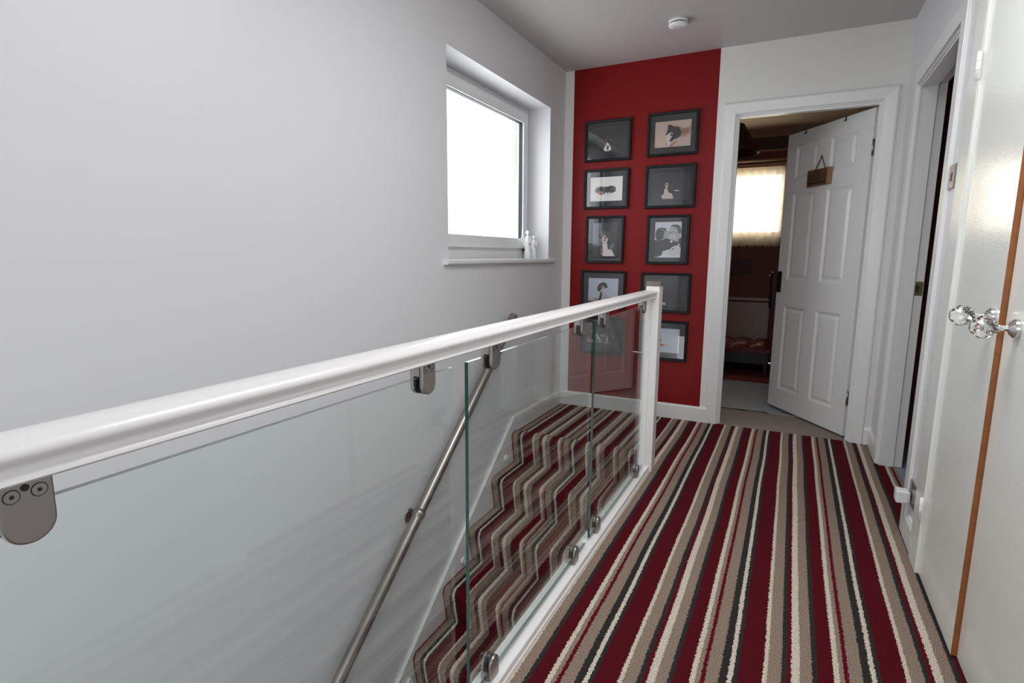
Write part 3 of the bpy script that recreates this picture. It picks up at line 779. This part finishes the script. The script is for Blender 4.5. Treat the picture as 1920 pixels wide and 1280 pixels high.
# 1 dog face in the dark
picture(-1.211, 1.908, .328, .274, LWp, LHp, (34, 33, 33), [
    ('e', .50, .56, .15, .30, 0, (24, 22, 22)), ('p', [(.36, .46), (.44, .42), (.48, .56), (.42, .68), (.37, .66)], (78, 44, 36)), ('p', [(.54, .44), (.64, .46), (.65, .60), (.58, .64), (.53, .56)], (62, 42, 38)), ('e', .30, .50, .03, .12, 10, (48, 42, 44)), ('e', .70, .48, .03, .12, -10, (52, 50, 50)),
    ('e', .44, .47, .018, .03, 0, (150, 110, 90)), ('e', .57, .46, .018, .03, 0, (140, 120, 110)), ('p', [(.485, .30), (.505, .30), (.50, .42), (.49, .42)], (120, 115, 112)),
    ('p', [(.49, .56), (.43, .70), (.37, .80), (.40, .88), (.48, .90), (.56, .88), (.61, .82), (.55, .68)], WH), ('e', .50, .76, .035, .10, 0, (60, 32, 34))],
    'framed photograph of a black and white dog face on black, top of the left column')
# 2 dog lying on pale rug
picture(-.773, 1.914, .328, .276, .232, .164, (198, 176, 162), [
    ('e', .18, .75, .20, .26, 20, (206, 186, 164)), ('e', .80, .40, .22, .24, -15, (176, 140, 120)), ('e', .82, .44, .13, .10, -10, (146, 104, 84)), ('e', .84, .20, .14, .10, 0, (206, 178, 168)),
    ('e', .84, .82, .18, .16, 0, (206, 176, 170)), ('e', .40, .90, .10, .06, 0, (190, 150, 132)),
    ('p', [(.35, .16), (.41, .13), (.47, .17), (.55, .23), (.61, .22), (.67, .26), (.73, .42), (.72, .60), (.64, .68), (.55, .71), (.47, .80), (.42, .76), (.31, .55), (.30, .49), (.34, .41), (.36, .26)], (42, 38, 41)),
    ('p', [(.42, .30), (.52, .32), (.50, .42), (.41, .42)], (70, 46, 48)), ('p', [(.57, .26), (.66, .27), (.65, .30), (.57, .29)], (92, 90, 84)),
    ('p', [(.31, .55), (.40, .46), (.47, .44), (.505, .49), (.47, .62), (.42, .74), (.37, .81), (.33, .71)], (212, 206, 204)),
    ('p', [(.34, .80), (.42, .76), (.46, .84), (.42, .97), (.36, .97)], (222, 202, 196)),
    ('e', .462, .53, .028, .05, 30, (40, 30, 34)), ('p', [(.40, .98), (.45, .92), (.60, .78), (.65, .80), (.52, .93), (.48, .98)], (172, 106, 92))], 'framed photograph of a spaniel lying on a pale rug, top of the right column', False)
# 3 dog on white, seen through reflections
picture(-1.212, 1.584, .320, .271, .232, .164, (236, 232, 228), [
    ('e', .30, .52, .16, .13, -12, (96, 92, 96)), ('e', .50, .56, .22, .16, 0, (70, 66, 68)), ('e', .66, .52, .14, .15, 10, (62, 60, 60)), ('e', .33, .66, .10, .08, 10, (170, 130, 120)),
    ('e', .14, .55, .04, .03, 0, (210, 206, 206)), ('p', [(.44, .72), (.50, .62), (.55, .70), (.60, .62), (.66, .74), (.54, .80)], (226, 220, 220)), ('e', .76, .46, .035, .05, 0, (110, 100, 96))],
    'framed photograph of a dog curled up on white, second of the left column', False)
# 4 puppy sitting in the dark
picture(-.7725, 1.580, .329, .280, .240, .172, (44, 48, 48), [
    ('e', .38, .42, .075, .17, 0, (44, 34, 32)), ('e', .40, .44, .045, .12, 0, (196, 180, 172)), ('e', .405, .43, .018, .045, 0, (70, 40, 40)), ('e', .37, .30, .05, .07, 0, (40, 34, 34)),
    ('p', [(.34, .58), (.42, .56), (.46, .72), (.56, .78), (.60, .96), (.30, .96), (.26, .84), (.33, .78)], (206, 190, 180)), ('p', [(.27, .60), (.33, .58), (.32, .78), (.26, .80)], (48, 38, 36)),
    ('e', .68, .665, .075, .026, 4, (190, 188, 184))], 'framed photograph of a seated puppy on black with pale toy, second of the right column')
# 5 puppy portrait
picture(-1.2117, 1.235, .277, .328, .178, .236, (66, 66, 68), [
    ('p', [(0, 0), (.34, 0), (.34, .68), (0, .68)], (120, 128, 134)), ('p', [(0, .68), (1, .68), (1, 1), (0, 1)], (58, 56, 60)),
    ('e', .50, .40, .24, .14, 0, (92, 86, 82)), ('e', .40, .32, .10, .07, -20, (120, 110, 102)), ('e', .62, .34, .10, .07, 20, (96, 90, 86)),
    ('p', [(.48, .36), (.38, .46), (.40, .58), (.50, .62), (.60, .58), (.64, .48)], (226, 206, 202)), ('e', .51, .45, .045, .035, 0, (90, 74, 78)), ('e', .50, .52, .07, .02, 0, (150, 96, 92)),
    ('p', [(.40, .62), (.60, .60), (.64, .78), (.80, .80), (.92, .99), (.46, .99), (.34, .90), (.44, .80)], (222, 214, 214)), ('p', [(.34, .74), (.44, .74), (.44, .90), (.36, .92)], (126, 96, 96)),
    ('e', .80, .70, .08, .10, 30, (110, 112, 104))], 'portrait framed photograph of a white-chested puppy, third of the left column')
# 6 couple with dog, black and white
picture(-.7719, 1.231, .282, .326, .176, .236, (206, 210, 220), [
    ('p', [(.36, .26), (.46, .24), (.52, .28), (.52, .42), (.44, .47), (.33, .50)], (158, 160, 168)),
    ('p', [(.04, .25), (.11, .18), (.26, .155), (.41, .18), (.445, .23), (.36, .28), (.34, .37), (.33, .46), (.21, .52), (.075, .50), (.02, .39)], (56, 56, 60)),
    ('p', [(.24, .21), (.40, .235), (.42, .255), (.24, .235)], (150, 152, 158)),
    ('p', [(.55, .15), (.68, .14), (.83, .16), (.92, .30), (.96, .42), (.94, .52), (.86, .57), (.70, .53), (.56, .46), (.50, .40), (.53, .30)], (174, 176, 182)),
    ('p', [(.58, .13), (.63, .09), (.72, .07), (.85, .075), (.94, .12), (.99, .22), (.98, .32), (.92, .34), (.86, .24), (.80, .17), (.68, .135)], (92, 92, 98)),
    ('p', [(.52, .275), (.88, .285), (.88, .297), (.52, .287)], (52, 52, 58)), ('e', .60, .31, .055, .030, 0, (142, 144, 152)),
    ('p', [(.58, .36), (.76, .37), (.80, .46), (.60, .44)], (196, 198, 204)),
    ('p', [(.34, .48), (.48, .46), (.71, .52), (.93, .57), (.93, .64), (.71, .69), (.58, .77), (.45, .79), (.33, .84), (.28, .94), (.09, .99), (.0, .99), (.0, .50), (.21, .52)], (42, 43, 46)),
    ('e', .64, .55, .045, .035, -30, (220, 220, 224)),
    ('p', [(.90, .48), (1, .45), (1, .72), (.90, .66)], (40, 40, 44)),
    ('p', [(.54, .80), (.78, .66), (.96, .72), (.99, .92), (.70, .98), (.56, .92)], (196, 198, 204)), ('p', [(.92, .60), (.97, .62), (.90, .74), (.86, .70)], (200, 202, 208)), ('e', .72, .76, .035, .02, 0, (60, 60, 66)),
    ('p', [(.32, .82), (.40, .82), (.52, .96), (.99, .97), (.99, 1), (.12, 1), (.22, .95), (.42, .94)], (216, 218, 224))], 'framed black and white photograph of two people with a dog, third in right column', False)
# 7 dog on pale background
picture(-1.212, .879, .331, .274, .222, .168, (186, 194, 206), [
    ('p', [(.30, .49), (.31, .35), (.39, .22), (.50, .17), (.60, .21), (.64, .32), (.635, .41), (.58, .43), (.55, .46), (.46, .52), (.425, .49), (.385, .59), (.33, .56)], (38, 35, 40)),
    ('p', [(.41, .26), (.47, .27), (.45, .42), (.40, .40)], (62, 48, 46)), ('e', .50, .44, .055, .12, 0, (206, 176, 172)), ('e', .49, .39, .018, .05, 0, (34, 26, 30)), ('p', [(.42, .56), (.38, .80), (.32, 1), (.44, 1), (.48, .60)], (40, 38, 40)),
    ('p', [(.46, .58), (.60, .56), (.64, .84), (.62, 1), (.44, 1), (.48, .80)], (188, 184, 192)), ('p', [(.20, .84), (.34, .90), (.33, .95), (.20, .87)], (176, 42, 40)),
    ('p', [(0, .90), (.30, .92), (.30, 1), (0, 1)], (176, 168, 160)), ('e', .72, .88, .10, .08, 0, (110, 104, 100))], 'framed photograph of a black dog on pale blue, just above the rail, left column', False)
# 8 brown dog in the dark, partly behind the newel
picture(-.771, .874, .333, .2705, .244, .176, (36, 34, 36), [
    ('e', .42, .36, .10, .24, 0, (48, 32, 28)), ('e', .45, .30, .035, .07, 0, (104, 58, 40)), ('p', [(.38, .40), (.44, .52), (.42, .60), (.34, .62), (.32, .46)], (214, 204, 200)),
    ('e', .42, .66, .06, .10, 0, (64, 30, 28)), ('p', [(.22, .84), (.52, .88), (.52, .97), (.20, .97)], (196, 178, 174)), ('p', [(0, .975), (1, .975), (1, 1), (0, 1)], (70, 70, 68))],
    'framed photograph of a brown and white dog on black, half hidden behind the white post')
# 9 standing dog in the dark, behind the glass
picture(-1.207, .547, .328, .274, .240, .172, (40, 42, 42), [
    ('p', [(.0, .66), (.30, .74), (.80, .80), (.80, .84), (.0, .80)], (150, 148, 138)), ('e', .58, .56, .16, .20, 10, (84, 88, 78)),
    ('p', [(.24, .28), (.32, .40), (.38, .52), (.46, .66), (.48, .78), (.40, .76), (.32, .56), (.24, .42)], (206, 204, 196)), ('p', [(.38, .52), (.30, .76), (.26, .74), (.34, .54)], (196, 194, 186)),
    ('p', [(.42, .50), (.60, .46), (.60, .52), (.44, .56)], (190, 190, 180)), ('p', [(.64, .50), (.68, .52), (.69, .80), (.62, .80), (.62, .66)], (200, 198, 190)), ('p', [(.78, .42), (.80, .42), (.88, .58), (.86, .60)], (170, 170, 160)),
    ('p', [(.16, .28), (.18, .28), (.18, .40), (.16, .40)], (200, 200, 196))], 'framed photograph of a standing dog on black, seen through the glass, left column')
# 10 red splash on white
picture(-.773, .545, .330, .276, .226, .168, (190, 196, 208), [
    ('e', .30, .50, .16, .20, 0, (60, 58, 64)), ('p', [(.36, .62), (.50, .64), (.52, .67), (.72, .665), (.60, .70), (.52, .71), (.50, .76), (.40, .72)], (196, 34, 40)), ('e', .44, .69, .06, .04, 0, (206, 30, 36))],
    'framed photograph with a red mark on white, lowest of the right column behind the post', False)
# red mark on a print stays inside the print; nothing else hangs here
